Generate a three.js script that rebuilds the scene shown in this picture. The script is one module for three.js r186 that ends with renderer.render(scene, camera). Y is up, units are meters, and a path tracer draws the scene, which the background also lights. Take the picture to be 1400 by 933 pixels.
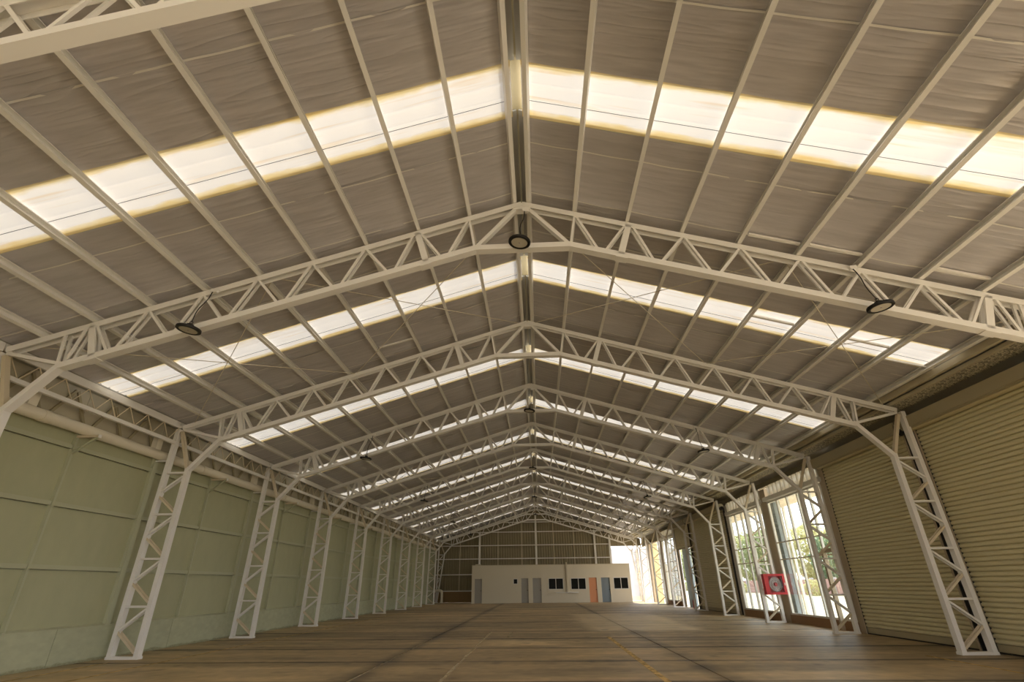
import * as THREE from 'three';
import { mergeGeometries } from 'three/addons/utils/BufferGeometryUtils.js';

// ---------------------------------------------------------------- camera, sky, sun, exposure
const scene = new THREE.Scene();
const camera = new THREE.PerspectiveCamera(2 * Math.atan(466.5 / 681.38) * 180 / Math.PI, 1400 / 933, 0.05, 600);
camera.position.set(0.1265, 1.4122, 0);
{
  const Ry = new THREE.Matrix4().makeRotationY(0.0448), Rx = new THREE.Matrix4().makeRotationX(0.4561), Rz = new THREE.Matrix4().makeRotationZ(-0.0112);
  camera.quaternion.setFromRotationMatrix(Ry.multiply(Rx).multiply(Rz));
}
const renderer = new THREE.WebGLRenderer({ antialias: true });
renderer.toneMapping = THREE.LinearToneMapping;
renderer.toneMappingExposure = 3.5;
renderer.shadowMap.enabled = true;

{ // bright, slightly hazy sky: only height above the horizon matters
  const W = 64, H = 128, d = new Float32Array(W * H * 4);
  for (let r = 0; r < H; r++) {
    const up = Math.max(0, Math.sin(((r + 0.5) / H - 0.5) * Math.PI)), t = Math.pow(up, 0.6);
    const c = [1.10 - 0.42 * t, 1.08 - 0.30 * t, 1.06 - 0.06 * t];
    for (let x = 0; x < W; x++) d.set([c[0], c[1], c[2], 1], (r * W + x) * 4);
  }
  const sky = new THREE.DataTexture(d, W, H, THREE.RGBAFormat, THREE.FloatType);
  sky.mapping = THREE.EquirectangularReflectionMapping; sky.magFilter = THREE.LinearFilter; sky.needsUpdate = true;
  scene.background = sky;
}
const sun = new THREE.DirectionalLight(new THREE.Color().setRGB(1, 0.95, 0.88), 4.2);
sun.position.set(24, 52, -18); sun.target.position.set(0, 0, -22);
sun.castShadow = true; sun.shadow.radius = 2;
Object.assign(sun.shadow.camera, { left: -60, right: 60, top: 60, bottom: -60, near: 1, far: 160 });
sun.shadow.mapSize.set(4096, 4096);
scene.add(sun, sun.target);

// ---------------------------------------------------------------- helpers
let seed = 7;
const rnd = () => { seed = (seed + 0x6d2b79f5) | 0; let t = Math.imul(seed ^ (seed >>> 15), 1 | seed); t = (t + Math.imul(t ^ (t >>> 7), 61 | t)) ^ t; return ((t ^ (t >>> 14)) >>> 0) / 4294967296; };
const V = (x, y, z) => new THREE.Vector3(x, y, z);
const taken = {};
const numbered = (n) => { const k = taken[n] = (taken[n] ?? -1) + 1; return k ? n + '_' + String(k).padStart(3, '0') : n; };
const lit = (m) => { m.castShadow = m.receiveShadow = true; return m; };
function part(name, geo, mat, parent, x = 0, y = 0, z = 0) { const m = lit(new THREE.Mesh(geo, mat)); m.name = name; m.position.set(x, y, z); parent.add(m); return m; }
function thing(name, label, category, pos = [0, 0, 0], group) {
  const g = new THREE.Group(); g.name = numbered(name); g.position.set(...pos); g.userData = { label, category }; if (group) g.userData.group = group; scene.add(g); return g;
}
function struct(name, label, category) { const g = new THREE.Group(); g.name = name; g.userData = { kind: 'structure', label, category }; scene.add(g); return g; }
function single(name, geo, mat, label, category, pos = [0, 0, 0], group) {
  const m = lit(new THREE.Mesh(geo, mat)); m.name = numbered(name); m.position.set(...pos); m.userData = { label, category }; if (group) m.userData.group = group; scene.add(m); return m;
}
function copyOf(src, label, pos) { const c = src.clone(); c.name = numbered(src.name.replace(/_\d{3}$/, '')); c.userData = { ...src.userData, label }; c.position.set(...pos); scene.add(c); return c; }
const ordinal = (n) => ['', 'first', 'second', 'third', 'fourth', 'fifth', 'sixth', 'seventh', 'eighth', 'ninth', 'tenth', 'eleventh', 'twelfth', 'thirteenth'][n];

const boxCache = new Map();
function box(w, h, d) { const k = [w, h, d].map((v) => v.toFixed(4)).join(); if (!boxCache.has(k)) boxCache.set(k, new THREE.BoxGeometry(w, h, d)); return boxCache.get(k); }
// a straight box-section bar: thick across (in the plane of travel) and wide across z
function bar(p, q, thick, wide, side = V(0, 0, 1)) {
  const d = q.clone().sub(p), L = d.length(), y = d.normalize(), zz = side.clone().addScaledVector(y, -side.dot(y)).normalize(), x = y.clone().cross(zz);
  const g = new THREE.BoxGeometry(thick, L, wide), m = new THREE.Matrix4().makeBasis(x, y, zz).setPosition(p.clone().add(q).multiplyScalar(0.5));
  return g.applyMatrix4(m);
}
// a bar whose section is the outline pts (u across, v along `side`)
function section(pts, p, q, side = V(0, 0, 1)) {
  const d = q.clone().sub(p), L = d.length(), ax = d.normalize(), v = side.clone().addScaledVector(ax, -side.dot(ax)).normalize(), u = v.clone().cross(ax);
  const sh = new THREE.Shape(pts.map(([a, b]) => new THREE.Vector2(a, b)));
  const g = new THREE.ExtrudeGeometry(sh, { depth: L, bevelEnabled: false });
  return g.applyMatrix4(new THREE.Matrix4().makeBasis(u, v, ax).setPosition(p));
}
function rod(p, q, r, n = 8) {
  const d = q.clone().sub(p), L = d.length(), g = new THREE.CylinderGeometry(r, r, L, n);
  return g.applyQuaternion(new THREE.Quaternion().setFromUnitVectors(V(0, 1, 0), d.normalize())).translate((p.x + q.x) / 2, (p.y + q.y) / 2, (p.z + q.z) / 2);
}
const U = (w, h, t) => [[-h / 2, -w / 2], [h / 2, -w / 2], [h / 2, -w / 2 + t], [-h / 2 + t, -w / 2 + t], [-h / 2 + t, w / 2 - t], [h / 2, w / 2 - t], [h / 2, w / 2], [-h / 2, w / 2]];
function worldUV(g, fu, fv) { const p = g.attributes.position, uv = new Float32Array(p.count * 2); for (let i = 0; i < p.count; i++) { uv[2 * i] = fu(p.getX(i), p.getY(i), p.getZ(i)); uv[2 * i + 1] = fv(p.getX(i), p.getY(i), p.getZ(i)); } g.setAttribute('uv', new THREE.BufferAttribute(uv, 2)); return g; }
function tubeAlong(points, r, seg = 40, n = 8) { return new THREE.TubeGeometry(new THREE.CatmullRomCurve3(points), seg, r, n, false); }

// ---------------------------------------------------------------- noise and textures
const lattice = new Float32Array(256 * 256).map(() => rnd());
const sm = (t) => t * t * (3 - 2 * t);
function vnoise(x, y, px = 256, py = 256) {
  const xi = Math.floor(x), yi = Math.floor(y), fx = sm(x - xi), fy = sm(y - yi), w = (a, b) => ((a % b) + b) % b;
  const x0 = w(xi, px), x1 = w(xi + 1, px), y0 = w(yi, py), y1 = w(yi + 1, py), at = (a, b) => lattice[(b & 255) * 256 + (a & 255)];
  const t = at(x0, y0) + (at(x1, y0) - at(x0, y0)) * fx, b = at(x0, y1) + (at(x1, y1) - at(x0, y1)) * fx;
  return t + (b - t) * fy;
}
function fbm(x, y, oct = 4, px = 256, py = 256) { let s = 0, a = 0.5, k = 1, n = 0; for (let i = 0; i < oct; i++) { s += a * vnoise(x * k + i * 17.3 * (px > 255 ? 1 : 0), y * k, px * k, py * k); n += a; a *= 0.5; k *= 2; } return s / n; }
function dataTex(W, H, fn, srgb) {
  const d = new Uint8Array(W * H * 4), o = [0, 0, 0, 255];
  for (let y = 0; y < H; y++) for (let x = 0; x < W; x++) { o[3] = 255; fn(x, y, o); const i = (y * W + x) * 4; for (let c = 0; c < 4; c++) d[i + c] = Math.max(0, Math.min(255, o[c])); }
  const t = new THREE.DataTexture(d, W, H); t.wrapS = t.wrapT = THREE.RepeatWrapping; t.magFilter = THREE.LinearFilter; t.minFilter = THREE.LinearMipmapLinearFilter; t.generateMipmaps = true;
  if (srgb) t.colorSpace = THREE.SRGBColorSpace; t.needsUpdate = true; return t;
}
const mat = (hex, roughness = 0.6, metalness = 0, more = {}) => new THREE.MeshStandardMaterial({ color: hex, roughness, metalness, ...more });

// ---------------------------------------------------------------- measures of the hall (metres)
const ZT = (i) => -(12.809 + (i - 2) * 5);                 // lattice frame i stands here; frame 9 is the last before the end wall
const Z_END = -53.0, Z_FRONT = 7.2, XL = -10.0, XR = 9.9;
const roofY = (x) => 8.5 - 0.31 * Math.abs(x);             // underside of the roof lining
const topY = (x) => 8.27 - 0.31 * Math.abs(x), botY = (x) => Math.min(7.23, 7.5 - 0.3 * Math.abs(x));

// ---------------------------------------------------------------- materials
const M = {};
{
  const grain = dataTex(256, 256, (x, y, o) => { const v = 200 + 55 * fbm(x / 8, y / 8, 4, 32, 32); o[0] = o[1] = o[2] = v; });
  M.steel = mat(0xf0ece5, 0.5);
  M.steelWorn = mat(0xdccdb0, 0.55);
  M.purlin = mat(0xeeeae2, 0.45);
  // lining of woven foil: dull metal sheen, long wrinkles across the purlins
  const wr = dataTex(512, 512, (x, y, o) => {
    const u = x / 512, v = y / 512;
    let h = 0.55 * fbm(u * 6, v * 24, 4, 6, 24) + 0.3 * Math.pow(1 - Math.abs(2 * fbm(u * 4, v * 14, 3, 4, 14) - 1), 6) + 0.15 * fbm(u * 40, v * 40, 2, 40, 40);
    o[0] = o[1] = o[2] = 255 * h;
  });
  const tone = dataTex(256, 256, (x, y, o) => { const n = fbm(x / 16, y / 8, 5, 16, 32), k = 0.92 + 0.12 * n; o[0] = 238 * k; o[1] = 232 * k; o[2] = 224 * k; }, true);
  const rep = (t, a, b) => { const c = t.clone(); c.repeat.set(a, b); c.needsUpdate = true; return c; };
  M.foil = new THREE.MeshStandardMaterial({ color: 0xe2e3ec, map: rep(tone, 0.12, 0.5), roughness: 0.36, metalness: 0.35, bumpMap: rep(wr, 0.12, 0.45), bumpScale: 0.02 });
  M.tape = mat(0xf2eee6, 0.35, 0.2);
  // translucent roof light: pale, yellowed and blotched along its long edges
  const fr = dataTex(1024, 128, (x, y, o) => {
    const v = y / 128, e = Math.min(v, 1 - v), n = fbm(x / 32, y / 16, 4, 32, 8), n2 = fbm(x / 128 + 3, y / 8, 3, 8, 16);
    const edge = Math.max(0, Math.min(1, (0.15 + 0.10 * (n - 0.5) - e) / 0.07)), blot = Math.max(0, Math.min(1, (n2 - 0.62) * 4));
    o[0] = 250 - 10 * edge - 8 * blot; o[1] = 244 - 26 * edge - 18 * blot; o[2] = 232 - 72 * edge - 32 * blot;
  }, true);
  M.skylight = new THREE.MeshPhysicalMaterial({ color: 0xffffff, map: fr, roughness: 0.95, transmission: 0.108, thickness: 0, specularIntensity: 0.3 });
  // floor: brown stained concrete; one picture of the stains over the whole floor, and a fine grain
  const FX = 20, FZ = 60.2;
  const floorMap = dataTex(1024, 2048, (px, py, o) => {
    const x = px / 1024 * FX - 10, z = Z_FRONT - py / 2048 * FZ;
    const big = fbm(x * 0.22 + 5, z * 0.22 + 40, 4), mid = fbm(x * 0.9 + 30, z * 1.8 + 80, 4), fine = fbm(x * 6, z * 6 + 300, 3), streak = fbm(x * 0.25 + 11, z * 2.2 + 7, 4);
    let k = 0.70 + 0.36 * (big - 0.2) + 0.26 * (mid - 0.5) + 0.16 * (fine - 0.5) + 0.34 * (streak - 0.5);
    // wet-looking dark bands that follow the joints, ragged
    const jz = Math.abs(((z + 12.15) / 2.45 % 1 + 1.5) % 1 - 0.5) * 2.45, jx = Math.min(Math.abs(x - 3.15), Math.abs(x + 3.15));
    k -= 0.36 * Math.max(0, 1 - jz / (0.06 + 0.2 * fbm(x * 0.7 + 60, z * 0.6, 3)));
    k -= 0.22 * Math.max(0, 1 - jx / (0.08 + 0.4 * fbm(x * 0.5, z * 0.5 + 9, 3)));
    // one resurfaced, paler patch
    const inside = Math.min(x - 1.5 - 0.35 * fbm(z * 0.5, 3, 3), 5.4 + 0.9 * fbm(z * 0.4, 8, 3) - x, z + 29.8 + fbm(x, 5, 3), -19.0 - z - 0.5 * fbm(x * 0.9, 2, 3));
    const pale = Math.max(0, Math.min(1, inside / 0.5 + 0.3)) * (0.55 + 0.6 * fbm(x * 1.3, z * 1.3 + 20, 3));
    let r = 214 * k, g = 186 * k, b = 138 * k;
    r += (228 - r) * 0.9 * pale; g += (206 - g) * 0.9 * pale; b += (166 - b) * 0.9 * pale;
    const spot = Math.max(0, fbm(x * 2.6 + 90, z * 2.6 + 14, 2) - 0.72) * 3; r -= 60 * spot; g -= 54 * spot; b -= 40 * spot;
    o[0] = r; o[1] = g; o[2] = b;
  }, true);
  floorMap.wrapS = floorMap.wrapT = THREE.ClampToEdgeWrapping;
  M.floor = new THREE.MeshStandardMaterial({ map: floorMap, roughness: 0.5, bumpMap: rep(grain, 30, 90), bumpScale: 0.002 });
  M.joint = mat(0x1d1711, 0.95);
  const greenMap = dataTex(512, 512, (x, y, o) => { const n = fbm(x / 32, y / 64, 5, 16, 8), k = 0.97 + 0.05 * n; o[0] = 182 * k; o[1] = 182 * k; o[2] = 146 * k; }, true);
  M.green = mat(0xffffff, 0.55, 0, { map: rep(greenMap, 0.3, 0.3) });
  M.greenTrim = mat(0xbabb9c, 0.55);
  const dadoMap = dataTex(1024, 256, (x, y, o) => {
    const n = fbm(x / 32, y / 32, 5, 32, 8), k = 0.93 + 0.10 * n, h = y / 256;
    const dirt = Math.max(0, Math.min(1, (0.02 + 0.12 * fbm(x / 64, 2, 4, 16, 8) - h) / 0.05)) * (0.2 + 0.6 * fbm(x / 6, y / 6, 3));   // splashed dirt with a ragged top edge
    o[0] = (190 - 62 * dirt) * k; o[1] = (192 - 68 * dirt) * k; o[2] = (160 - 66 * dirt) * k;
  }, true);
  M.dado = mat(0xffffff, 0.8, 0, { map: rep(dadoMap, 0.18, 1.43) });
  M.cream = mat(0xcdc2a6, 0.6);
  M.upperWall = mat(0xbfb69d, 0.65);
  M.slat = mat(0xd6cba2, 0.42, 0.0);
  M.housing = mat(0xa89c7c, 0.5, 0.0);
  M.darkSteel = mat(0x34322d, 0.6, 0.2);
  M.jamb = mat(0xb8a78c, 0.6);
  M.whiteFrame = mat(0xe4e0d6, 0.45);
  M.kerb = mat(0x93704e, 0.8);
  M.glass = new THREE.MeshPhysicalMaterial({ color: 0xf4f8f6, roughness: 0.03, transmission: 1, thickness: 0, ior: 1.5 });
  M.dullPane = new THREE.MeshPhysicalMaterial({ color: 0xffffff, roughness: 0.12, transmission: 1, thickness: 0, ior: 1.2 });
  M.corr = mat(0xd8d2c0, 0.6);
  M.corrClear = new THREE.MeshPhysicalMaterial({ color: 0xd2ccb8, roughness: 0.9, transmission: 0.35, thickness: 0 });
  M.gable = mat(0x8f8468, 0.7);
  M.gableBase = mat(0x967a52, 0.85);
  M.office = mat(0xe0d6be, 0.75);
  M.doorGrey = mat(0xa6a298, 0.6);
  M.doorBlue = mat(0x7f8a90, 0.6);
  M.doorOrange = mat(0xe09a6e, 0.6);
  M.darkGlass = new THREE.MeshPhysicalMaterial({ color: 0x14140f, roughness: 0.35, specularIntensity: 0.3 });
  M.red = mat(0xc01f24, 0.4);
    M.hose = mat(0xa89a96, 0.6);
  M.black = mat(0x17140f, 0.5, 0.2);
  M.lens = mat(0xc2baa8, 0.5);
  M.pipe = mat(0xebe2cc, 0.4);
  M.wire = mat(0xe0d6c0, 0.5);
  const tray = dataTex(256, 256, (x, y, o) => { const n = Math.pow(1 - Math.abs(2 * fbm(x / 16, y / 16, 4, 16, 16) - 1), 3); const k = 0.45 + 0.6 * n; o[0] = 236 * k; o[1] = 228 * k; o[2] = 200 * k; }, true);
  M.tray = mat(0xffffff, 0.5, 0.1, { map: rep(tray, 1.6, 1.6) });
  const wear = dataTex(512, 64, (x, y, o) => { const n = fbm(x / 10, y / 10, 4, 51, 6); o[0] = o[1] = o[2] = (0.45 + 0.55 * Math.max(0, Math.min(1, (n - 0.3) * 3))) * 235; });
  M.paint = new THREE.MeshStandardMaterial({ color: 0xeac67e, roughness: 0.7, transparent: true, alphaMap: wear });
  M.paintPale = new THREE.MeshStandardMaterial({ color: 0xe8d6b0, roughness: 0.7, transparent: true, opacity: 0.5, alphaMap: wear });
  M.yard = mat(0xd8d2c4, 0.9, 0, { map: rep(dataTex(256, 256, (x, y, o) => { const k = 0.86 + 0.2 * fbm(x / 16, y / 16, 5, 16, 16); o[0] = 196 * k; o[1] = 188 * k; o[2] = 172 * k; }, true), 14, 14) });
  M.fence = mat(0xa9847a, 0.9);
  M.leaf = ['#949c6c', '#b3b27c', '#7b8c66', '#c0ba86'].map((c) => new THREE.MeshPhysicalMaterial({ color: c, roughness: 0.95, transmission: 0.35, thickness: 0 }));
  M.bark = mat(0x6a5642, 0.9);
  M.bluePanel = mat(0x9db0ba, 0.6);
  M.canopy = new THREE.MeshPhysicalMaterial({ color: 0xe6d8c4, roughness: 0.95, transmission: 0.3, thickness: 0 });
  M.whiteWall = mat(0xb4b3b3, 0.8);
  M.yellowWall = mat(0xe3c98f, 0.8);
  M.roofSheet = mat(0xb9b6ae, 0.5, 0.4);
}

// ---------------------------------------------------------------- ground and floor
{
  const yard = lit(new THREE.Mesh(worldUV(new THREE.BoxGeometry(240, 0.2, 300), (x) => x / 40, (x, y, z) => z / 40), M.yard));
  yard.name = 'ground'; yard.position.set(20, -0.28, -40); yard.userData = { kind: 'structure', label: 'pale concrete yard outside the hall', category: 'ground' }; scene.add(yard);
  const fl = struct('floor', 'brown stained concrete floor cast in slabs', 'floor');
  part('slab_bed', new THREE.BoxGeometry(20.2, 0.1, 60.2), M.joint, fl, 0, -0.1, (Z_FRONT + Z_END) / 2);
  const zs = [Z_FRONT]; for (let k = 7; k > -17; k--) zs.push(-12.15 + 2.45 * k); zs.push(Z_END);
  const lanes = [[-10.05, -3.15], [-3.15, 3.15], [3.15, 10.05]];
  for (let i = 0; i + 1 < zs.length; i++) for (const [a, b] of lanes) {
    const w = b - a - 0.03, d = zs[i] - zs[i + 1] - 0.04, cx = (a + b) / 2, cz = (zs[i] + zs[i + 1]) / 2, y = 0.004 * (rnd() - 0.5);
    if (d < 0.1) continue;
    const g = new THREE.BoxGeometry(w, 0.05, d); worldUV(g, (x) => (x + cx + 10) / 20, (x, yy, z) => (Z_FRONT - z - cz) / 60.2);
    part('floor_slab', g, M.floor, fl, cx, -0.025 + y, cz);
  }
  const line = (x, z0, z1, w, m, label) => {
    const g = worldUV(new THREE.BoxGeometry(w, 0.002, z0 - z1), (a, b, z) => z / 7, (a) => a / 0.4 + 0.5);
    single('painted_line', g, m, label, 'floor marking', [x, 0.0035, (z0 + z1) / 2]);
  };
  line(2.13, -3, -17.4, 0.11, M.paint, 'broad worn yellow line on the middle floor slabs, towards the roller door side');
  line(-8.05, -3, -40, 0.05, M.paint, 'thin yellow floor line passing the column feet along the green wall');
  line(-9.2, -3, -12.3, 0.05, M.paint, 'thin yellow floor line between the column feet and the green wall');
  line(8.17, -3, -12.7, 0.06, M.paint, 'faded yellow floor line in front of the closed roller doors');
  line(-1.56, -8.5, -19.6, 0.07, M.paintPale, 'faint pale line worn into the middle floor slabs');
  line(-0.86, -17.4, -19.2, 0.09, M.paintPale, 'short pale dash beside the faint line on the middle slabs');
  line(-3.11, -3, -17.2, 0.03, M.paintPale, 'pale strip of filler along the lengthwise floor joint');
}

// ---------------------------------------------------------------- roof: lining, sheets, roof lights
const SKY0 = -4.84, SKYW = 1.02;                            // first roof light in view begins here; they repeat with the frames
const purlinX = [0.15, 1.05, 2.05, 3.05, 4.05, 5.05, 6.03, 7.0, 7.95, 8.85];
{
  const ceil = struct('ceiling', 'pitched roof lined with dull wrinkled foil strips', 'ceiling');
  const cuts = [0, -0.49, -1.74, -2.91, -3.98];             // seams between two roof lights
  const make = (side, edge, z0, z1, variant, lap) => {
    const xs = [...purlinX.filter((x) => x < edge - 0.2), edge], pos = [], uv = [], idx = [], nz = 4;
    const us = [0.1]; for (let i = 0; i + 1 < xs.length; i++) for (let k = 1; k <= 6; k++) us.push(xs[i] + (xs[i + 1] - xs[i]) * k / 6);
    us.forEach((x, a) => {
      for (let k = 0; k <= nz; k++) {
        const z = z0 + (z1 - z0) * k / nz; let i = 0; while (i + 2 < xs.length && x > xs[i + 1]) i++;
        const f = Math.max(0, Math.min(1, (x - xs[i]) / (xs[i + 1] - xs[i]))), sag = Math.pow(Math.sin(Math.PI * f), 2);
        const n = fbm(x * 0.8 + variant * 9, z * 1.1 + 90 + side * 31, 3) - 0.5;
        pos.push(side * x, roofY(x) - sag * (0.015 + 0.03 * n) - (k === 0 || k === nz ? lap : 0), z); uv.push(x + side * 11.3 + variant * 2.1, z + variant * 3.7);
      }
    });
    const s = nz + 1; for (let a = 0; a + 1 < us.length; a++) for (let k = 0; k < nz; k++) { const i = a * s + k; side > 0 ? idx.push(i, i + 1, i + s, i + 1, i + s + 1, i + s) : idx.push(i, i + s, i + 1, i + 1, i + s, i + s + 1); }
    const g = new THREE.BufferGeometry(); g.setAttribute('position', new THREE.Float32BufferAttribute(pos, 3)); g.setAttribute('uv', new THREE.Float32BufferAttribute(uv, 2)); g.setIndex(idx); g.computeVertexNormals(); return g;
  };
  const sheet = (side, x0, x1, z0, z1, lift, th) => bar(V(side * x0, roofY(x0) + lift, (z0 + z1) / 2), V(side * x1, roofY(x1) + lift, (z0 + z1) / 2), th, Math.abs(z1 - z0));
  let n = 0;
  for (let b = -2; b <= 9; b++) for (const side of [-1, 1]) {
    const s0 = SKY0 - 5 * b, e = side < 0 ? 9.55 : 9.05;     // a roof light from s0 to s0 - SKYW, then lining up to the next one
    const from = s0 - SKYW, to = Math.max(s0 - 5, Z_END);
    if (from > to) {
      for (let k = 0; k < 4; k++) { const z0 = from + cuts[k], z1 = Math.max(from + cuts[k + 1], Z_END); if (z0 - z1 > 0.05) part('lining_strip', make(side, e, z0 + 0.012, z1 - 0.012, b * 4 + k, k % 2 ? 0.012 : 0.002), M.foil, ceil); }
      for (const c of cuts.slice(1, 4)) if (from + c > Z_END + 0.1) part('seam_tape', make(side, e, from + c + 0.014, from + c - 0.014, b * 4, 0).translate(0, -0.016, 0), M.tape, ceil);
      part('roof_sheet', sheet(side, 0.02, 10.5, from + 0.06, to - 0.06, 0.09, 0.03), M.roofSheet, ceil);
    }
    if (b === -2) continue;
    const where = side < 0 ? 'on the slope above the green wall' : 'on the slope above the roller doors', cnt = 10 - b;
    const w = struct('window_' + (++n), 'milky roof light ' + where + ', ' + (cnt < 14 ? ordinal(cnt) : '') + ' from the end wall', 'skylight');
    // ribbed sheet
    const prof = [], pitch = 0.255; for (let k = 0; k < 4; k++) prof.push([k * pitch, 0], [k * pitch + 0.09, 0], [k * pitch + 0.11, 0.022], [k * pitch + 0.145, 0.022], [k * pitch + 0.165, 0]); prof.push([SKYW, 0]);
    const xs = [0.08, 2.4, 4.8, 7.1, e], pos = [], uv = [], idx = [];
    xs.forEach((x) => prof.forEach(([dz, h]) => { pos.push(side * x, roofY(x) + 0.012 + h, s0 - dz); uv.push(x / 9.5 + b * 0.37 + side * 0.2, dz / SKYW); }));
    for (let a = 0; a + 1 < xs.length; a++) for (let k = 0; k + 1 < prof.length; k++) { const i = a * prof.length + k, j = i + prof.length; idx.push(i, j, i + 1, i + 1, j, j + 1); }
    const g = new THREE.BufferGeometry(); g.setAttribute('position', new THREE.Float32BufferAttribute(pos, 3)); g.setAttribute('uv', new THREE.Float32BufferAttribute(uv, 2)); g.setIndex(idx); g.computeVertexNormals();
    part('skylight_sheet', g, M.skylight, w);
    part('support_wire', rod(V(side * 0.16, roofY(0.16) - 0.01, s0 - 0.67), V(side * (e - 0.03), roofY(e) - 0.008, s0 - 0.67), 0.004, 5), M.darkSteel, w);
    part('outer_sheet_end', sheet(side, e, 10.5, s0, s0 - SKYW, 0.09, 0.03), M.roofSheet, w);
  }
  // closing strip beyond the last roof light towards the camera side
  part('ridge_cap', new THREE.BoxGeometry(0.34, 0.02, Z_FRONT - Z_END), M.housing, ceil, 0, 8.62, (Z_FRONT + Z_END) / 2);
}
{ // purlins: lipped channels along the whole hall
  const h = 0.14, f = 0.07, l = 0.02, t = 0.005;
  const pts = [[-h / 2, -f / 2], [h / 2, -f / 2], [h / 2, f / 2], [h / 2 - l, f / 2], [h / 2 - l, f / 2 - t], [h / 2 - t, f / 2 - t], [h / 2 - t, -f / 2 + t], [-h / 2 + t, -f / 2 + t], [-h / 2 + t, f / 2 - t], [-h / 2 + l, f / 2 - t], [-h / 2 + l, f / 2], [-h / 2, f / 2]];
  const shape = new THREE.Shape(pts.map(([v, u]) => new THREE.Vector2(-u, v)).reverse()), geo = new THREE.ExtrudeGeometry(shape, { depth: Z_FRONT - Z_END - 0.2, bevelEnabled: false });
  for (const side of [-1, 1]) purlinX.forEach((x, i) => {
    const m = single('roof_purlin', geo, M.purlin, `cream steel roof purlin, ${i ? ordinal(i + 1) + ' down from the ridge' : 'at the ridge'}, slope above the ${side < 0 ? 'green wall' : 'roller doors'}`, 'purlin', [side * x, roofY(x) - 0.092, Z_END + 0.1], 'roof purlins');
    m.rotation.z = side * -0.3; m.scale.x = side;
  });
}

// ---------------------------------------------------------------- lattice trusses
function makeTruss() {
  const t = thing('roof_truss', '', 'truss', [0, 0, 0], 'lattice roof trusses');
  const ch = U(0.16, 0.11, 0.01), up = ch.map(([a, b]) => [-a, b]).reverse(), S = M.steel;
  for (const s of [-1, 1]) {
    const P = (x, y) => V(s * x, y, 0), chord = (pts, a, b) => section(pts, a, b);
    part('top_chord', section(s < 0 ? ch : up, P(0.0, topY(0) - 0.01), P(9.42, topY(9.42))), S, t);
    part('bottom_chord', section(s > 0 ? ch : up, P(0.9, 7.23), P(8.3, botY(8.3))), S, t);
    const pair = (a, b, th = 0.045, wd = 0.035, off = 0.058, name = 'web_bar') => { for (const z of [-off, off]) part(name, bar(a, b, th, wd), S, t, 0, 0, z); };
    part('ridge_strut', bar(P(0.1, topY(0.1) - 0.05), P(0.88, 7.27), 0.07, 0.11), S, t);
    pair(P(1.04, topY(1.04)), P(0.92, botY(0.92)));
    let prev = 1.04;
    for (let k = 1; k <= 7; k++) {
      const xb = k + 0.5 - (k > 5 ? 0.05 : 0), xt = purlinX[k + 1];
      pair(P(prev + (k === 2 ? 0.06 : 0), topY(prev)), P(xb - 0.06, botY(xb)));
      pair(P(xb + 0.06, botY(xb)), P(xt - (k === 1 || k === 7 ? 0.06 : 0), topY(xt)));
      prev = xt;
    }
    for (const x of [2.05, 7.97]) { pair(P(x, topY(x)), P(x - 0.21, botY(x - 0.21)), 0.12, 0.04, 0.06, 'splice_plate'); part('splice_flange', box(0.22, 0.02, 0.17), S, t, s * (x - 0.21), botY(x - 0.21) - 0.063, 0).rotation.z = s * -0.29; }
    pair(P(8.06, topY(8.06)), P(8.22, botY(8.22)), 0.045, 0.035, 0.058);
    pair(P(8.42, topY(8.42)), P(8.34, botY(8.3)), 0.045, 0.035, 0.058);
    part('eave_strut', bar(P(8.3, 5.05), P(9.42, 5.30), 0.06, 0.1), S, t);
  }
  part('bottom_chord', section(ch, V(-0.91, 7.23, 0), V(0.91, 7.23, 0)), S, t);
  part('ridge_plate', box(0.34, 0.16, 0.15), S, t, 0, 8.2, 0);
  return t;
}
const trussLabel = (i) => i === 10 ? 'white lattice truss standing right against the dark end wall' : `white lattice roof truss, ${ordinal(10 - i)} before the end wall truss`;
{
  const first = makeTruss();
  for (let i = 10; i >= 0; i--) {
    const z = i === 10 ? -52.2 : ZT(i);
    const t = i === 10 ? first : copyOf(first, '', [0, 0, 0]);
    t.position.set(0, 0, z); t.userData.label = trussLabel(i);
  }
}
function makeColumn(s, tapered) {
  const t = thing('lattice_column', '', 'column', [0, 0, 0], 'lattice columns along both walls');
  const P = (x, y) => V(s * x, y, 0), S = M.steel;
  const inX = (y) => tapered ? 9.55 - 0.55 * y / 4.2 : 9.0;
  part('inner_chord', bar(P(inX(0.02), 0.02), P(inX(4.25), 4.25), 0.1, 0.15), S, t);
  part('outer_chord', bar(P(9.63, 0.02), P(9.55, 5.32), 0.1, 0.15), S, t);
  part('knee_brace', bar(P(9.0, 4.2), P(8.27, 5.07), 0.09, 0.155), S, t);
  part('eave_strut', bar(P(9.02, 4.22), P(9.45, 5.25), 0.07, 0.1), M.steelWorn, t);
  part('base_plate', box(tapered ? 0.3 : 0.76, 0.06, 0.17), S, t, s * (tapered ? 9.6 : 9.31), 0.025, 0);
  for (const y of [4.14, 3.11, 2.08, 1.05]) part('cross_bar', bar(P(inX(y) + 0.05, y), P(9.6, y), 0.045, 0.13), S, t);
  for (const y of [3.6, 2.59, 1.57, 0.55]) for (const z of [-0.05, 0.05]) {
    part('diagonal_bar', bar(P(inX(y) + 0.06, y + 0.45), P(9.6, y + 0.01), 0.045, 0.03), S, t, 0, 0, z);
    part('diagonal_bar', bar(P(9.6, y - 0.01), P(inX(y) + 0.06, y - 0.43), 0.045, 0.03), M.steelWorn, t, 0, 0, z);
  }
  return t;
}
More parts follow.
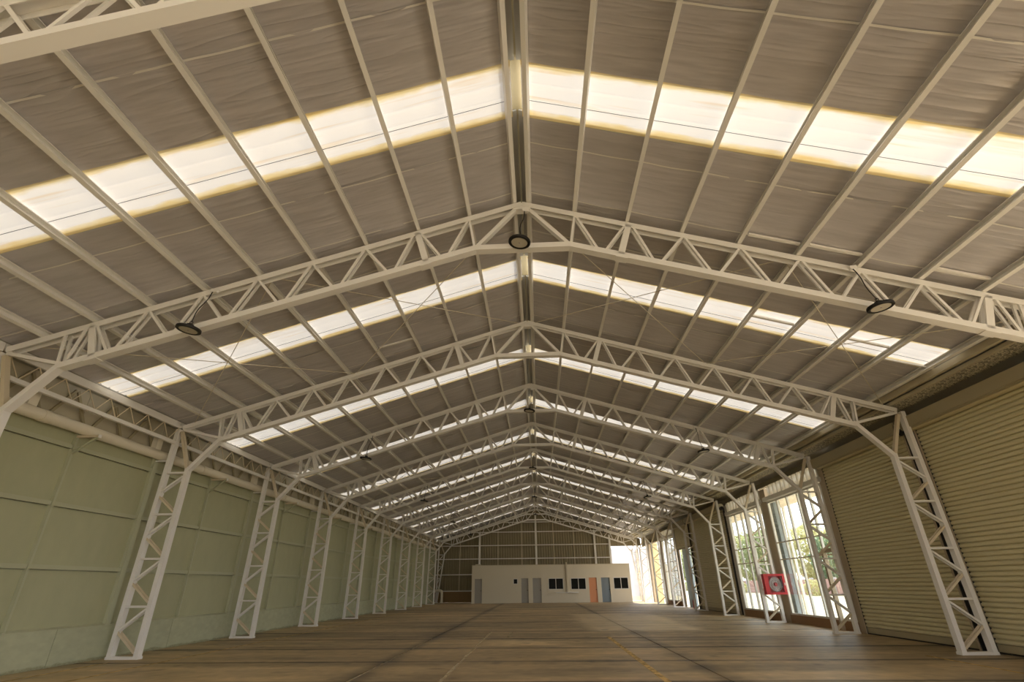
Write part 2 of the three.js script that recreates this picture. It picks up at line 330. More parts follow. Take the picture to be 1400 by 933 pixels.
for (const s of [-1, 1]) {
  const first = makeColumn(s, false), side = s < 0 ? 'along the green wall' : 'along the roller doors and glazing';
  for (let i = 9; i >= 0; i--) {
    const c = i === 9 ? first : copyOf(first, '', [0, 0, 0]);
    c.position.z = ZT(i); c.userData.label = `white lattice steel column ${side}, ${ordinal(10 - i)} from the end wall`;
  }
  const g = makeColumn(s, true); g.position.z = -52.2; g.userData.label = `tapered lattice column against the dark end wall, ${s < 0 ? 'next to the elbow pipe' : 'next to the bright opening'}`;
}

// ---------------------------------------------------------------- left wall
const baysL = []; for (let k = -3; k <= 10; k++) baysL.push(ZT(k));   // stud lines at the frames
{
  const w = struct('wall_left', 'olive green panelled wall with girts, studs and a concrete dado', 'wall');
  part('outer_cladding', box(0.05, 5.6, Z_FRONT - Z_END), M.greenTrim, w, XL - 0.1, 2.6, (Z_FRONT + Z_END) / 2);
  const lines = []; for (let z = 7.19; z > Z_END; z -= 2.5) lines.push(z); lines.push(Z_END);
  const rows = [[0.7, 1.8], [1.8, 3.0], [3.0, 4.18], [4.18, 4.75]];
  for (let i = 0; i + 1 < lines.length; i++) {
    const d = lines[i] - lines[i + 1], cz = (lines[i] + lines[i + 1]) / 2;
    for (const [a, b] of rows) part('wall_panel', worldUV(new THREE.BoxGeometry(0.03, b - a - 0.025, d - 0.02), (x, y, z) => z + cz, (x, y) => y + a), M.green, w, XL - 0.015 - 0.004 * rnd(), (a + b) / 2, cz);
    part('cream_panel', box(0.03, 0.78, d - 0.01), M.upperWall, w, XL - 0.02, 5.14, cz);
    for (const y of [1.8, 3.0, 4.18]) { const g = part('girt', bar(V(0, 0, -d / 2 + 0.03), V(0, 0, d / 2 - 0.03), 0.06, 0.085, V(0, 1, 0)), M.greenTrim, w, XL + 0.022, y + 0.045, cz); }
    part('girt_ledge', bar(V(0, 0, -d / 2), V(0, 0, d / 2), 0.12, 0.03, V(0.35, 1, 0)), M.greenTrim, w, XL + 0.03, 0.7, cz);
    const wide = i % 2 === 1;                                // the frame lines carry the wide studs
    const zz = lines[i]; if (zz < 7) part('stud', box(0.09, 4.05, Math.abs((zz - ZT(0)) / 5 - Math.round((zz - ZT(0)) / 5)) < 0.01 ? 0.15 : 0.05), M.greenTrim, w, XL + 0.032, 2.72, zz);
  }
  for (let i = 0; i < 10; i++) { const z0 = ZT(i);
    for (let k = 0; k < 4; k++) { const a = z0 - 0.5 - 1.1 * k; part('wall_strut', bar(V(-9.93, 4.66, a), V(-9.93, 5.36, a - 0.45), 0.06, 0.04, V(1, 0, 0)), M.housing, w); part('wall_strut', bar(V(-9.93, 4.66, a - 0.95), V(-9.93, 5.36, a - 0.5), 0.06, 0.04, V(1, 0, 0)), M.housing, w); }
  }
  let z = 6.75; while (z > Z_END) { const e = Math.max(z - 3.64, Z_END), d = z - e; part('dado_block', worldUV(new THREE.BoxGeometry(0.16, 0.68, d - 0.014), (x, y, zz) => zz + z, (x, y) => y + 0.34), M.dado, w, XL + 0.02, 0.34, (z + e) / 2); z = e; }
}
{ // lattice eave girder, rain pipe and brackets along the left wall
  const G = (i) => {
    const z0 = ZT(i), z1 = z0 - 5, t = thing('eave_girder', `light lattice eave girder above the green wall, ${ordinal(10 - i)} bay from the end wall`, 'girder', [0, 0, 0], 'eave girders of the green wall');
    part('top_rail', bar(V(-9.5, 5.36, z0 - 0.08), V(-9.5, 5.36, z1 + 0.08), 0.06, 0.07, V(0, 1, 0)), M.steel, t);
    part('bottom_rail', bar(V(-9.5, 4.93, z0 - 0.08), V(-9.5, 4.93, z1 + 0.08), 0.08, 0.08, V(0, 1, 0)), M.steel, t);
    const n = 8; for (let k = 0; k < n; k++) { const a = z0 - 0.1 - 4.8 * k / n, b = z0 - 0.1 - 4.8 * (k + 1) / n, m = (a + b) / 2; part('lacing_rod', rod(V(-9.5, 5.33, a), V(-9.5, 4.96, m), 0.012, 6), M.steelWorn, t); part('lacing_rod', rod(V(-9.5, 4.96, m), V(-9.5, 5.33, b), 0.012, 6), M.steelWorn, t); }
    part('eave_board', box(0.05, 0.13, 4.98), M.steel, t, -9.58, 5.455, (z0 + z1) / 2);
  };
  for (let i = 9; i >= 0; i--) G(i);
  const p = thing('rain_pipe', 'thick cream rain pipe running along the top of the green wall', 'pipe', [0, 0, 0]);
  part('pipe', rod(V(-9.82, 4.6, 2), V(-9.82, 4.6, -52.0), 0.118, 20), M.pipe, p);
  for (let z = -3.9; z > -50; z -= 5.3) part('coupling', rod(V(-9.82, 4.6, z), V(-9.82, 4.6, z - 0.16), 0.13, 20), M.pipe, p);
  for (let i = 0; i < 10; i++) part('outlet_box', box(0.14, 0.42, 0.2), M.pipe, p, -9.84, 4.88, ZT(i) + (i === 1 ? -1.1 : 0.28));
  for (let i = 0; i < 9; i++) {
    const z = ZT(i) - 2.5, b = thing('pipe_bracket', `triangular pipe bracket on the thin stud of the green wall, ${ordinal(9 - i)} from the end wall`, 'bracket', [XL + 0.06, 4.05, z], 'pipe brackets');
    part('arm', bar(V(0, 0.40, 0), V(0.5, 0.40, 0), 0.05, 0.07), M.steelWorn, b);
    part('brace', bar(V(0, 0.02, 0), V(0.46, 0.38, 0), 0.035, 0.05), M.greenTrim, b);
    part('end_cap', box(0.012, 0.07, 0.08), M.steel, b, 0.505, 0.40, 0);
  }
  for (let i = 0; i < 10; i++) single('pipe_saddle', bar(V(0, 0, 0), V(0.42, 0, 0), 0.03, 0.1), M.steel, `short flat pipe support on wide green wall stud, ${ordinal(10 - i)} from the end wall`, 'bracket', [XL + 0.06, 4.46, ZT(i)], 'pipe supports');
}

// ---------------------------------------------------------------- right wall: roller doors, glazing, openings
{
  const w = struct('wall_right', 'long side wall framed in steel between the roller doors and glazed bays', 'wall');
  for (const [a, b, y0] of [[Z_FRONT, -18.1, 4.72], [-18.1, -27.7, 5.13], [-27.7, -39.0, 4.72], [-39.0, -43.6, 5.13], [-43.6, Z_END, 4.6]]) {
    part('upper_cladding', box(0.04, 5.47 - y0, a - b), M.gable, w, 10.2, (5.47 + y0) / 2, (a + b) / 2);
    part('cavity_floor', box(0.26, 0.02, a - b), M.gable, w, 10.07, y0 + 0.01, (a + b) / 2);
  }
  part('eave_beam', bar(V(9.12, roofY(9.12) - 0.07, Z_FRONT - 0.1), V(9.12, roofY(9.12) - 0.07, Z_END + 0.1), 0.1, 0.13, V(0, 1, 0)), M.cream, w);
  part('eave_rail', bar(V(9.3, roofY(9.3) - 0.11, Z_FRONT - 0.1), V(9.3, roofY(9.3) - 0.11, Z_END + 0.1), 0.07, 0.08, V(0, 1, 0)), M.cream, w);
  const tray = worldUV(bar(V(9.33, 5.5, Z_FRONT - 0.1), V(9.33, 5.5, Z_END + 0.1), 0.03, 0.36, V(1, -0.25, 0)).translate(0.2, -0.03, 0), (x, y, z) => z, (x) => x);
  part('eave_tray', tray, M.tray, w);
  // pieces between the openings: [z near, z far]
  for (const [a, b, m] of [[-13.0, -13.4, M.darkSteel], [-17.72, -18.18, M.jamb], [-22.72, -23.3, M.jamb], [-27.55, -27.95, M.whiteFrame], [-34.55, -34.95, M.darkSteel], [-38.7, -39.35, M.jamb], [-43.25, -44.1, M.jamb], [-48.5, -49.3, M.jamb], [-7.85, -8.25, M.darkSteel], [-2.7, -3.1, M.darkSteel], [2.4, 2.0, M.darkSteel], [7.2, 7.0, M.darkSteel]])
    part('jamb_post', box(0.14, 5.05, a - b), m, w, 10.0, 2.53, (a + b) / 2);
  for (const [a, b] of [[-13.4, -17.72], [-8.25, -13.0]]) part('threshold', box(0.12, 0.02, a - b), M.darkSteel, w, 9.93, 0.005, (a + b) / 2);
}
// a roller door: curtain of slats in two guides under a barrel housing
const slatGeo = {};
function slat(len) {
  const k = len.toFixed(3); if (slatGeo[k]) return slatGeo[k];
  const pts = [[-0.008, 0], [0.03, 0.016], [0.036, 0.045], [0.03, 0.074], [0.0, 0.088], [-0.004, 0.1], [-0.012, 0.1], [-0.012, 0.086], [0.02, 0.07], [0.024, 0.045], [0.02, 0.022], [-0.016, 0.008]];
  const sh = new THREE.Shape(pts.map(([a, b]) => new THREE.Vector2(-a, b)).reverse());
  return slatGeo[k] = new THREE.ExtrudeGeometry(sh, { depth: len, bevelEnabled: false });
}
function rollerDoor(z0, z1, bottom, label) {
  const t = thing('roller_door', label, 'roller door', [XR, 0, (z0 + z1) / 2], 'roller doors');
  const L = z0 - z1 - 0.06, step = 0.1, top = 4.98; let y = top - step;
  for (; y > bottom + 0.07; y -= step) part('slat', slat(L), M.slat, t, 0, y, -L / 2);
  part('bottom_bar', box(0.05, y + step - bottom, L), M.housing, t, 0, (y + step + bottom) / 2, 0);
  if (bottom < 0.1) part('floor_seal', box(0.04, 0.03, L), M.black, t, -0.005, 0.02, 0);
  for (const s of [-1, 1]) { part('guide_rail', box(0.1, 4.95, 0.07), M.darkSteel, t, 0.0, 2.48, s * (L / 2 + 0.03)); part('guide_lip', box(0.02, 4.95, 0.05), M.jamb, t, -0.06, 2.48, s * (L / 2 + 0.01)); }
  part('barrel_housing', new THREE.CylinderGeometry(0.16, 0.16, L + 0.1, 20).rotateX(Math.PI / 2), M.slat, t, -0.12, 5.02, 0);
  part('housing_cover', box(0.05, 0.27, L + 0.2), M.housing, t, -0.3, 5.05, 0);
  part('housing_base', box(0.16, 0.03, L + 0.2), M.housing, t, -0.22, 4.905, 0);
  part('motor', new THREE.CylinderGeometry(0.09, 0.09, 0.22, 14).rotateX(Math.PI / 2), M.black, t, -0.16, 4.92, L / 2 + 0.2);
  return t;
}
rollerDoor(-8.25, -13.0, 0.03, 'closed beige roller door with other roller doors on both sides');
rollerDoor(-13.4, -17.72, 0.03, 'closed beige roller door next to the tall glazed bay with the brown inner door frame');
rollerDoor(-27.95, -34.55, 0.03, 'closed beige roller door between the glazed bays and the half open door');
rollerDoor(-34.95, -38.7, 3.5, 'half raised beige roller door with a pale blue panel behind');
rollerDoor(2.0, -2.7, 4.6, 'fully raised roller door of the bay beside the entrance');
rollerDoor(7.0, 2.4, 4.6, 'fully raised roller door next to the front corner');
rollerDoor(-3.1, -7.85, 4.6, 'fully raised roller door between the entrance bay and the first closed door');
let glazingNo = 26;
function glazing(z0, z1, n, name, label) {
  const t = struct(name, label, 'window'), y0 = 0.28, y1 = 4.5, x = XR + 0.06, F = M.whiteFrame, zc = (z0 + z1) / 2, L = z0 - z1;
  part('lintel', box(0.18, 0.16, L + 0.3), F, t, x - 0.05, 4.6, zc);
  part('head_rail', box(0.08, 0.07, L), F, t, x, y1 - 0.035, zc); part('sill_rail', box(0.08, 0.06, L), F, t, x, y0 + 0.03, zc);
  part('kerb', box(0.16, y0, L + 0.1), M.kerb, t, x, y0 / 2, zc);
  for (let k = 0; k <= n; k++) { const z = z0 - 0.04 - (L - 0.08) * k / n; part('mullion', box(0.08, y1 - y0 - 0.1, k % n ? 0.07 : 0.09), F, t, x, (y0 + y1) / 2, z); }
  for (const y of [2.24, 2.87]) part('transom', box(0.05, 0.035, L - 0.1), M.jamb, t, x, y, zc);
  const wd = (L - 0.08) / n;
  for (let k = 0; k < n; k++) for (const [a, b] of [[y0 + 0.06, 2.22], [2.26, 2.85], [2.89, y1 - 0.07]]) part('pane', box(0.006, b - a, wd - 0.07), M.glass, t, x, (a + b) / 2, z0 - 0.04 - wd * (k + 0.5));
  // ribbed header above the lintel, each sheet a part
  const rib = []; for (let k = 0; k < 4; k++) rib.push([k * 0.36, 0], [k * 0.36 + 0.15, 0], [k * 0.36 + 0.18, 0.09], [k * 0.36 + 0.33, 0.09]); rib.push([1.44, 0]);
  const pos = [], idx = []; for (const y of [4.66, 5.12]) rib.forEach(([a, h]) => pos.push(h, y, -a)); for (let k = 0; k + 1 < rib.length; k++) idx.push(k, k + 1, k + rib.length, k + 1, k + 1 + rib.length, k + rib.length);
  const g = new THREE.BufferGeometry(); g.setAttribute('position', new THREE.Float32BufferAttribute(pos, 3)); g.setIndex(idx); g.computeVertexNormals();
  for (let z = z0 + 0.1; z - 1.44 > z1 - 0.6; z -= 1.44) part('header_sheet', g, M.corrClear, t, XR + 0.02, 0, z);
  return t;
}
glazing(-18.2, -22.68, 5, 'window_27', 'tall glazed bay with white mullions beside the closed roller door');
glazing(-23.32, -27.55, 5, 'window_28', 'tall glazed bay with white mullions behind the red hose cabinet');
glazing(-39.4, -43.25, 4, 'window_29', 'narrow glazed bay beyond the half raised roller door');
{
  const d = struct('door_1', 'brown framed inner door standing in the glazed bay beside the roller door', 'door');
  part('door_post', box(0.12, 2.35, 0.1), M.jamb, d, XR - 0.06, 1.18, -18.95); part('door_post', box(0.12, 2.35, 0.08), M.jamb, d, XR - 0.06, 1.18, -18.24);
  part('door_head', box(0.12, 0.12, 0.8), M.jamb, d, XR - 0.06, 2.36, -18.6);
}

// ---------------------------------------------------------------- end wall with the dark cladding, and the front wall behind the camera
{
  const w = struct('wall_back', 'end wall of dark corrugated sheets behind cream girts and posts', 'wall');
  const girts = [0.97, 2.38, 3.76, 4.96, 6.19, 7.1], posts = [-10, -7.6, -5.66, -3.85, -1.5, -0.1, 1.6, 3.6, 5.63, 7.08];
  const sheet = (x0, x1, y0, yTop) => {
    const pos = [], idx = [], n = Math.max(2, Math.round((x1 - x0) / 0.06)); let c = 0;
    for (let k = 0; k <= n; k++) { const x = x0 + (x1 - x0) * k / n, z = (k % 4 < 2) ? 0 : -0.035; pos.push(x, y0, z, x, yTop(x), z); if (k) idx.push(c - 2, c, c - 1, c, c + 1, c - 1); c += 2; }
    const g = new THREE.BufferGeometry(); g.setAttribute('position', new THREE.Float32BufferAttribute(pos, 3)); g.setIndex(idx); g.computeVertexNormals(); return g;
  };
  for (let i = 0; i + 1 < posts.length; i++) {
    const a = posts[i], b = posts[i + 1], lv = [...girts, 9];
    part('base_panel', box(b - a - 0.01, 0.97, 0.1), M.gableBase, w, (a + b) / 2, 0.485, Z_END - 0.02);
    for (let k = 0; k + 1 < lv.length; k++) {
      const cap = (x) => Math.min(lv[k + 1], roofY(x) + 0.05); if (Math.max(cap(a), cap(b), a < 0 && b > 0 ? cap(0) : 0) < lv[k] + 0.05) continue;
      part('cladding_sheet', sheet(a, b, lv[k], (x) => Math.max(lv[k], cap(x))), M.gable, w, 0, 0, Z_END);
    }
    part('post', box(i % 2 === 0 || a > 5 || a === -0.1 || a === -5.66 ? 0.05 : 0.05, Math.min(roofY(a), 8.2) - 1, 0.05), M.steelWorn, w, a, (Math.min(roofY(a), 8.2) + 1) / 2, Z_END + 0.06);
  }
  for (const x of [-5.66, -0.1, 5.63, 7.08]) part('main_post', box(0.17, roofY(x) - 0.5, 0.14), M.steel, w, x, (roofY(x) - 0.5) / 2, Z_END + 0.14);
  girts.forEach((y) => { const half = Math.min(9.9, (8.4 - y) / 0.31); part('girt', box(Math.min(half, 7.08) + half, 0.08, 0.06), M.steel, w, (Math.min(half, 7.08) - half) / 2, y, Z_END + 0.1); });
  part('cladding_sheet', sheet(7.08, 10.1, 4.75, (x) => roofY(x) + 0.05), M.gable, w, 0, 0, Z_END);
  const f = struct('wall_front', 'front end wall round the open entrance', 'wall');
  const V2 = (x, y) => new THREE.Vector2(x, y), sh = new THREE.Shape([V2(-10.1, 0), V2(-4.5, 0), V2(-4.5, 4.6), V2(4.5, 4.6), V2(4.5, 0), V2(10.1, 0), V2(10.1, 5.4), V2(0, 8.55), V2(-10.1, 5.4)]);
  part('cladding', new THREE.ExtrudeGeometry(sh, { depth: 0.1, bevelEnabled: false }), M.gable, f, 0, 0, Z_FRONT);
}

// ---------------------------------------------------------------- office block at the far end
{
  const zf = -49.5, o = thing('office_block', 'low grey office block with doors and sliding windows built inside the far end', 'office', [0, 0, zf]);
  // front wall in strips round the openings
  const holes = [[-5.72, -5.0, 0, 1.97], [-2.2, -1.84, 1.52, 1.93], [-1.54, -0.84, 0, 1.97], [-0.52, 0.31, 0, 1.98], [0.93, 2.23, 1.06, 1.94], [2.92, 4.23, 1.04, 1.93], [4.48, 5.24, 0, 1.97], [5.56, 6.4, 0, 1.96], [6.7, 7.97, 1.05, 1.95]];
  let x = -5.95; const X1 = 8.2;
  const wallPiece = (a, b, y0, y1) => part('front_wall', box(b - a, y1 - y0, 0.14), M.office, o, (a + b) / 2, (y0 + y1) / 2, -0.07);
  for (const [a, b, y0, y1] of holes) { wallPiece(x, a, 0, 3.04); wallPiece(a, b, y1, 3.04); if (y0 > 0) wallPiece(a, b, 0, y0); x = b; }
  wallPiece(x, X1, 0, 3.04);
  part('side_wall', box(0.14, 3.04, 3.2), M.office, o, -5.88, 1.52, -1.74); part('side_wall', box(0.14, 3.04, 3.2), M.office, o, X1 - 0.07, 1.52, -1.74);
  part('roof_slab', box(X1 + 5.95, 0.08, 3.3), M.office, o, (X1 - 5.95) / 2, 2.98, -1.72);
  part('coping', box(X1 + 5.99, 0.05, 0.2), M.cream, o, (X1 - 5.95) / 2, 3.06, -0.07);
  part('coping_step', box(0.5, 0.1, 0.16), M.cream, o, -5.4, 3.12, -0.07);
  const dm = { 0: M.doorGrey, 2: M.doorGrey, 3: M.doorGrey, 6: M.doorOrange, 7: M.doorBlue };
  const dl = { 0: 'dull grey flush door', 2: 'dull grey flush door', 3: 'dull grey flush door', 6: 'orange wooden door', 7: 'blue grey door' };
  holes.forEach(([a, b, y0, y1], i) => {
    const cx = (a + b) / 2, wd = b - a;
    if (dm[i]) {
      const d = part('door', box(wd - 0.06, y1 - 0.02, 0.05), dm[i], o, cx, y1 / 2, -0.1); d.userData.label = dl[i];
      part('handle', new THREE.SphereGeometry(0.035, 10, 8), M.darkSteel, d, wd / 2 - 0.12, 0.02, 0.045);
      for (const s of [-1, 1]) part('door_frame', box(0.04, y1, 0.1), M.office, o, cx + s * (wd / 2 - 0.015), y1 / 2, -0.05);
    } else {
      const win = part('window_frame', mergeGeometries([box(wd, 0.05, 0.08).clone().translate(0, (y1 - y0) / 2, 0), box(wd, 0.05, 0.08).clone().translate(0, -(y1 - y0) / 2, 0), box(0.05, y1 - y0, 0.08).clone().translate(-wd / 2, 0, 0), box(0.05, y1 - y0, 0.08).clone().translate(wd / 2, 0, 0), box(0.04, y1 - y0, 0.06).clone()].slice(0, wd < 0.5 ? 4 : 5)), M.whiteFrame, o, cx, (y0 + y1) / 2, -0.02);
      for (const s of wd < 0.5 ? [0] : [-1, 1]) part('pane', box(wd < 0.5 ? wd - 0.05 : wd / 2 - 0.05, y1 - y0 - 0.05, 0.02), M.darkGlass, win, s * wd / 4, 0, -0.02);
    }
  });
  part('vent_pipe', box(0.12, 2.4, 0.1), M.cream, o, 2.58, 2.05, 0.06);
  part('wash_ledge', box(2.0, 0.09, 0.12), M.whiteFrame, o, 2.55, 0.8, 0.06);
  const e = thing('elbow_pipe', 'cream pipe with an elbow going down to the floor beside the dark end wall', 'pipe', [0, 0, 0]);
  part('pipe', tubeAlong([V(-9.75, 1.0, -51.8), V(-9.45, 1.03, -51.8), V(-9.2, 1.02, -51.8), V(-9.06, 0.95, -51.8), V(-9.02, 0.75, -51.8), V(-9.02, 0.4, -51.8), V(-9.02, 0.0, -51.8)], 0.13, 40, 14), M.pipe, e);
  part('collar', rod(V(-9.02, 0.06, -51.8), V(-9.02, 0.0, -51.8), 0.17, 16), M.pipe, e);
}

// ---------------------------------------------------------------- high bay lamps, bracing rods, battens
{
  const lamp = thing('high_bay_lamp', '', 'lamp', [0, 0, 0], 'unlit disc lamps under the trusses');
  part('housing', new THREE.LatheGeometry([[0.0, 0.03], [0.1, 0.03], [0.12, 0.02], [0.2, 0.012], [0.205, 0.0], [0.205, -0.03], [0.19, -0.04], [0.15, -0.035], [0.15, -0.02]].map(([a, b]) => new THREE.Vector2(a, b)), 40), M.black, lamp);
  part('lens', new THREE.CylinderGeometry(0.152, 0.152, 0.012, 40), M.lens, lamp, 0, -0.026, 0);
  part('lens_hub', new THREE.CylinderGeometry(0.018, 0.018, 0.008, 16), M.hose, lamp, 0, -0.035, 0);
  part('driver_box', box(0.08, 0.06, 0.08), M.black, lamp, 0, 0.06, 0);
  part('hook', new THREE.TorusGeometry(0.03, 0.006, 8, 16), M.darkSteel, lamp, 0, 0.12, 0);
  part('cable', tubeAlong([V(0, 0.13, 0), V(-0.03, 0.4, -0.05), V(0.01, 0.66, -0.12), V(0.0, 0.9, -0.18)], 0.009, 20, 6), M.black, lamp);
  part('junction_box', box(0.12, 0.07, 0.06), M.steel, lamp, 0.02, 0.9, -0.19);
  let used = false;
  for (const i of [9, 7, 5, 3, 1]) for (const x of [-6.02, -0.05, 6.05]) {
    const l = used ? copyOf(lamp, '', [0, 0, 0]) : lamp; used = true;
    l.position.set(x * 0.983, x > -1 && x < 1 ? 7.16 : 5.54, ZT(i) + 0.3);
    l.userData.label = `black rimmed disc lamp ${x < -1 ? 'on green wall side' : x > 1 ? 'on roller door side' : 'under ridge'}, ${ordinal(10 - i)} truss before end wall truss`;
    if (Math.abs(x) > 1) l.rotation.set(0.0, 0, x < 0 ? -0.12 : 0.10);
  }
  for (const b of [1, 4, 7]) for (const s of [-1, 1]) for (const [xa, xb, half] of [[0.25, 4.8, 'upper'], [4.86, 9.1, 'lower']]) {
    const y = (x) => 8.30 - 0.31 * x, t = thing('cross_brace', `thin ${half} cross of bracing rods above ${s < 0 ? 'green wall' : 'roller doors'}, ${ordinal(10 - b)} bay from end wall`, 'bracing', [0, 0, 0], 'cross bracing under the roof');
    part('rod', rod(V(s * xa, y(xa), ZT(b) - 0.1), V(s * xb, y(xb), ZT(b + 1) + 0.1), 0.009, 6), M.wire, t);
    part('rod', rod(V(s * xb, y(xb), ZT(b) - 0.1), V(s * xa, y(xa), ZT(b + 1) + 0.1), 0.009, 6), M.wire, t);
  }
  const bat = (s, xa, xb, za, zb, label) => single('batten', bar(V(s * xa, roofY(xa) - 0.06, za), V(s * xb, roofY(xb) - 0.06, zb), 0.04, 0.05), M.purlin, label, 'batten', [0, 0, 0]);
  bat(1, 4.15, 5.0, -7.55, -7.55, 'short cream batten between the fifth and sixth purlins above the roller doors');
  bat(1, 5.15, 5.98, -7.52, -7.52, 'short cream batten between the sixth and seventh purlins above the roller doors');
  bat(1, 7.08, 7.9, -7.5, -7.5, 'short cream batten between the eighth and ninth purlins near the lamp above the roller doors');
  bat(1, 5.13, 5.98, -10.15, -10.15, 'short batten crossing the roof light below the sixth purlin above the roller doors');
  bat(1, 7.08, 7.9, -10.22, -10.22, 'short batten crossing the roof light below the eighth purlin above the roller doors');
  bat(1, 8.02, 9.0, -10.72, -10.66, 'short batten along the roof light end at the eave above the roller doors');
  bat(-1, 3.1, 4.0, -12.0, -11.95, 'short cream batten between the fourth and fifth purlins above the green wall');
}

// ---------------------------------------------------------------- hose cabinet and extinguisher
{
  const c = thing('hose_cabinet', 'red fire hose cabinet with a reel behind its window, fixed to a white lattice column', 'hose cabinet', [9.46, 0.98, ZT(4) + 0.1]);
  part('back_panel', box(0.8, 0.74, 0.02), M.red, c, 0, 0.37, 0.0);
  for (const s of [-1, 1]) { part('side_panel', box(0.02, 0.74, 0.22), M.red, c, s * 0.39, 0.37, 0.11); part('edge_panel', box(0.8, 0.02, 0.22), M.red, c, 0, 0.37 + s * 0.36, 0.11); }
  const door = part('door', mergeGeometries([box(0.8, 0.08, 0.025).clone().translate(0, 0.33, 0), box(0.8, 0.08, 0.025).clone().translate(0, -0.33, 0), box(0.16, 0.6, 0.025).clone().translate(-0.32, 0, 0), box(0.09, 0.6, 0.025).clone().translate(0.355, 0, 0)]), M.red, c, 0, 0.37, 0.225);
  part('pane', box(0.56, 0.58, 0.006), M.dullPane, door, 0.035, 0, -0.005);
  part('latch', box(0.03, 0.09, 0.03), M.whiteFrame, door, 0.36, 0, 0.02);
  for (let k = 0; k < 4; k++) part('hose_coil', new THREE.TorusGeometry(0.10 + k * 0.045, 0.024, 8, 36), M.hose, c, 0.05, 0.36, 0.12 + 0.01 * (k % 2));
  part('reel_hub', new THREE.CylinderGeometry(0.05, 0.05, 0.12, 20).rotateX(Math.PI / 2), M.red, c, 0.05, 0.36, 0.12);
  part('nozzle', rod(V(0.26, 0.55, 0.14), V(0.3, 0.3, 0.14), 0.016), M.black, c);
  const x = thing('fire_extinguisher', 'red fire extinguisher on the floor by the half raised roller door', 'extinguisher', [9.72, 0, -35.6]);
  part('cylinder', new THREE.LatheGeometry([[0, 0], [0.08, 0], [0.085, 0.03], [0.085, 0.42], [0.06, 0.5], [0.025, 0.53], [0.025, 0.56], [0, 0.56]].map(([a, b]) => new THREE.Vector2(a, b)), 20), M.red, x);
  part('valve', box(0.05, 0.06, 0.05), M.black, x, 0, 0.59, 0); part('lever', box(0.03, 0.015, 0.14), M.black, x, 0, 0.63, 0.03);
  part('hose', tubeAlong([V(0.03, 0.58, 0), V(0.11, 0.52, 0.02), V(0.115, 0.3, 0.02), V(0.1, 0.15, 0.02)], 0.012, 20, 6), M.black, x);
}

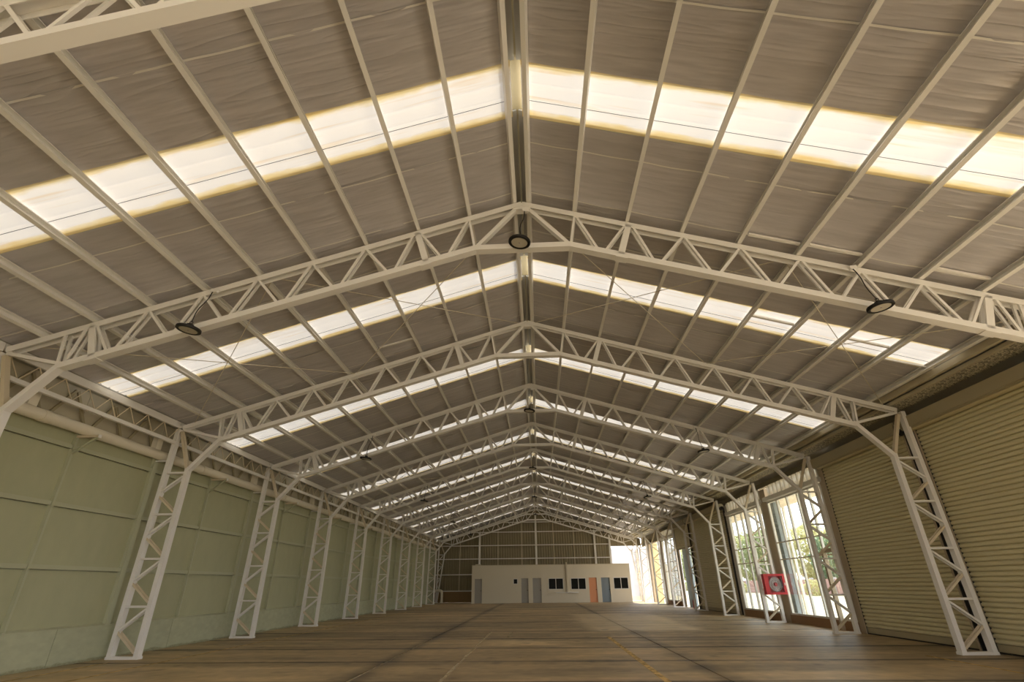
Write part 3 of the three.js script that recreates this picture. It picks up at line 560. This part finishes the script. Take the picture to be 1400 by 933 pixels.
// ---------------------------------------------------------------- outside: canopy, yard objects, fence, trees, buildings
{
  const c = thing('canopy', 'flat beige canopy on white posts outside the glazed bays', 'canopy', [0, 0, 0]);
  part('canopy_roof', box(2.75, 0.01, 28), M.canopy, c, 11.75, 5.0, -31);
  for (let z = -17; z > -45; z -= 5) part('post', box(0.12, 5.0, 0.12), M.whiteFrame, c, 12.95, 2.45, z - 0.9);
  single('blue_panel', box(0.12, 4.4, 1.75), M.bluePanel, 'pale blue upright panel standing outside the half raised roller door', 'panel', [10.45, 2.12, -38.4]);
  single('steel_post', box(0.3, 4.9, 0.5), M.doorBlue, 'blue grey post standing outside the glazed bay beside the roller door', 'post', [11.2, 2.4, -24.9]);
  const f = thing('boundary_wall', 'long reddish boundary wall across the yard under the trees', 'fence', [0, 0, 0]);
  for (let z = -25; z > -170; z -= 6) { part('wall_panel', box(0.25, 1.9, 5.7), M.fence, f, 38, 0.8, z - 3); part('pier', box(0.4, 2.1, 0.35), M.whiteWall, f, 38, 0.9, z); }
  const leafG = (n, rx, ry, rz, size) => {
    const pos = [], idx = []; let c = 0; const q = new THREE.Quaternion(), e = new THREE.Euler();
    for (let i = 0; i < n; i++) {
      const a = rnd() * 6.283, b = Math.acos(2 * rnd() - 1), r = 0.55 + 0.45 * Math.cbrt(rnd()), lump = 0.75 + 0.45 * fbm(a * 1.6 + 40, b * 2 + n, 3);
      const p = V(rx * r * lump * Math.sin(b) * Math.cos(a), ry * r * lump * Math.cos(b), rz * r * lump * Math.sin(b) * Math.sin(a));
      q.setFromEuler(e.set(rnd() * 6, rnd() * 6, rnd() * 6)); const s = size * (0.6 + 0.8 * rnd());
      for (const [u, v] of [[-s, 0], [0, -s * 0.5], [s, 0], [0, s * 0.5]]) { const k = V(u, v, 0).applyQuaternion(q).add(p); pos.push(k.x, k.y, k.z); }
      idx.push(c, c + 1, c + 2, c, c + 2, c + 3); c += 4;
    }
    const g = new THREE.BufferGeometry(); g.setAttribute('position', new THREE.Float32BufferAttribute(pos, 3)); g.setIndex(idx); g.computeVertexNormals(); return g;
  };
  const kinds = ['deep green', 'yellowish green', 'dark green', 'pale olive'];
  const crowns = [0, 1, 2, 3].map((k) => leafG(2600, 3.2, 3.6, 3.4, 0.3));
  const spots = [[43, -56], [45, -68], [43, -80], [46, -92], [43, -104], [45, -116], [43, -128], [46, -140], [43, -152], [45, -164]];
  spots.forEach(([x, z], i) => {
    const s = 0.85 + 0.5 * rnd(), t = thing('tree', `${kinds[i % 4]} leafy tree behind the reddish boundary wall, ${ordinal(i + 1)} along the wall from the entrance`, 'tree', [x, -0.18, z], 'trees beyond the yard');
    part('trunk', new THREE.CylinderGeometry(0.14, 0.24, 4.2 * s, 9), M.bark, t, 0, 2.1 * s, 0);
    part('foliage', crowns[i % 4], M.leaf[i % 4], t, 0, 5.0 * s, 0).scale.setScalar(s * 1.15);
    part('branch', rod(V(0, 2.2 * s, 0), V(0.9 * s, 4.2 * s, 0.5), 0.07), M.bark, t);
  });
  const shrub = leafG(700, 1.2, 1.0, 1.2, 0.16);
  for (let i = 0; i < 9; i++) { const t = thing('shrub', `low leafy shrub in front of the reddish boundary wall, ${ordinal(i + 1)} along the wall`, 'shrub', [34.4 + rnd(), -0.18, -48 - i * 12 - 4 * rnd()], 'shrubs along the boundary wall'); part('foliage', shrub, M.leaf[(i + 1) % 4], t, 0, 0.9, 0); part('stem', rod(V(0, 0, 0), V(0, 0.6, 0), 0.04), M.bark, t); }
  // white building beyond the end wall opening
  const b = thing('white_building', 'white building with a dark window seen through the opening beside the offices', 'building', [11.5, -0.18, -64]);
  part('wall', box(9, 5.2, 5), M.whiteWall, b, 0, 2.6, 0); part('window', box(0.5, 1.2, 0.05), M.darkGlass, b, -1.6, 2.3, 2.52); part('plinth', box(9.04, 0.4, 5.04), M.cream, b, 0, 0.2, 0); part('downpipe', box(0.1, 5, 0.1), M.jamb, b, -0.4, 2.6, 2.55);
  const y = thing('yellow_wall', 'sunlit yellowish wall pier outside beyond the last lattice columns', 'wall pier', [10.9, -0.18, -51.5]);
  part('pier', box(0.6, 5.0, 1.6), M.yellowWall, y, 0, 2.5, 0); part('cap', box(0.7, 0.1, 1.7), M.cream, y, 0, 5.02, 0);
}

renderer.render(scene, camera);
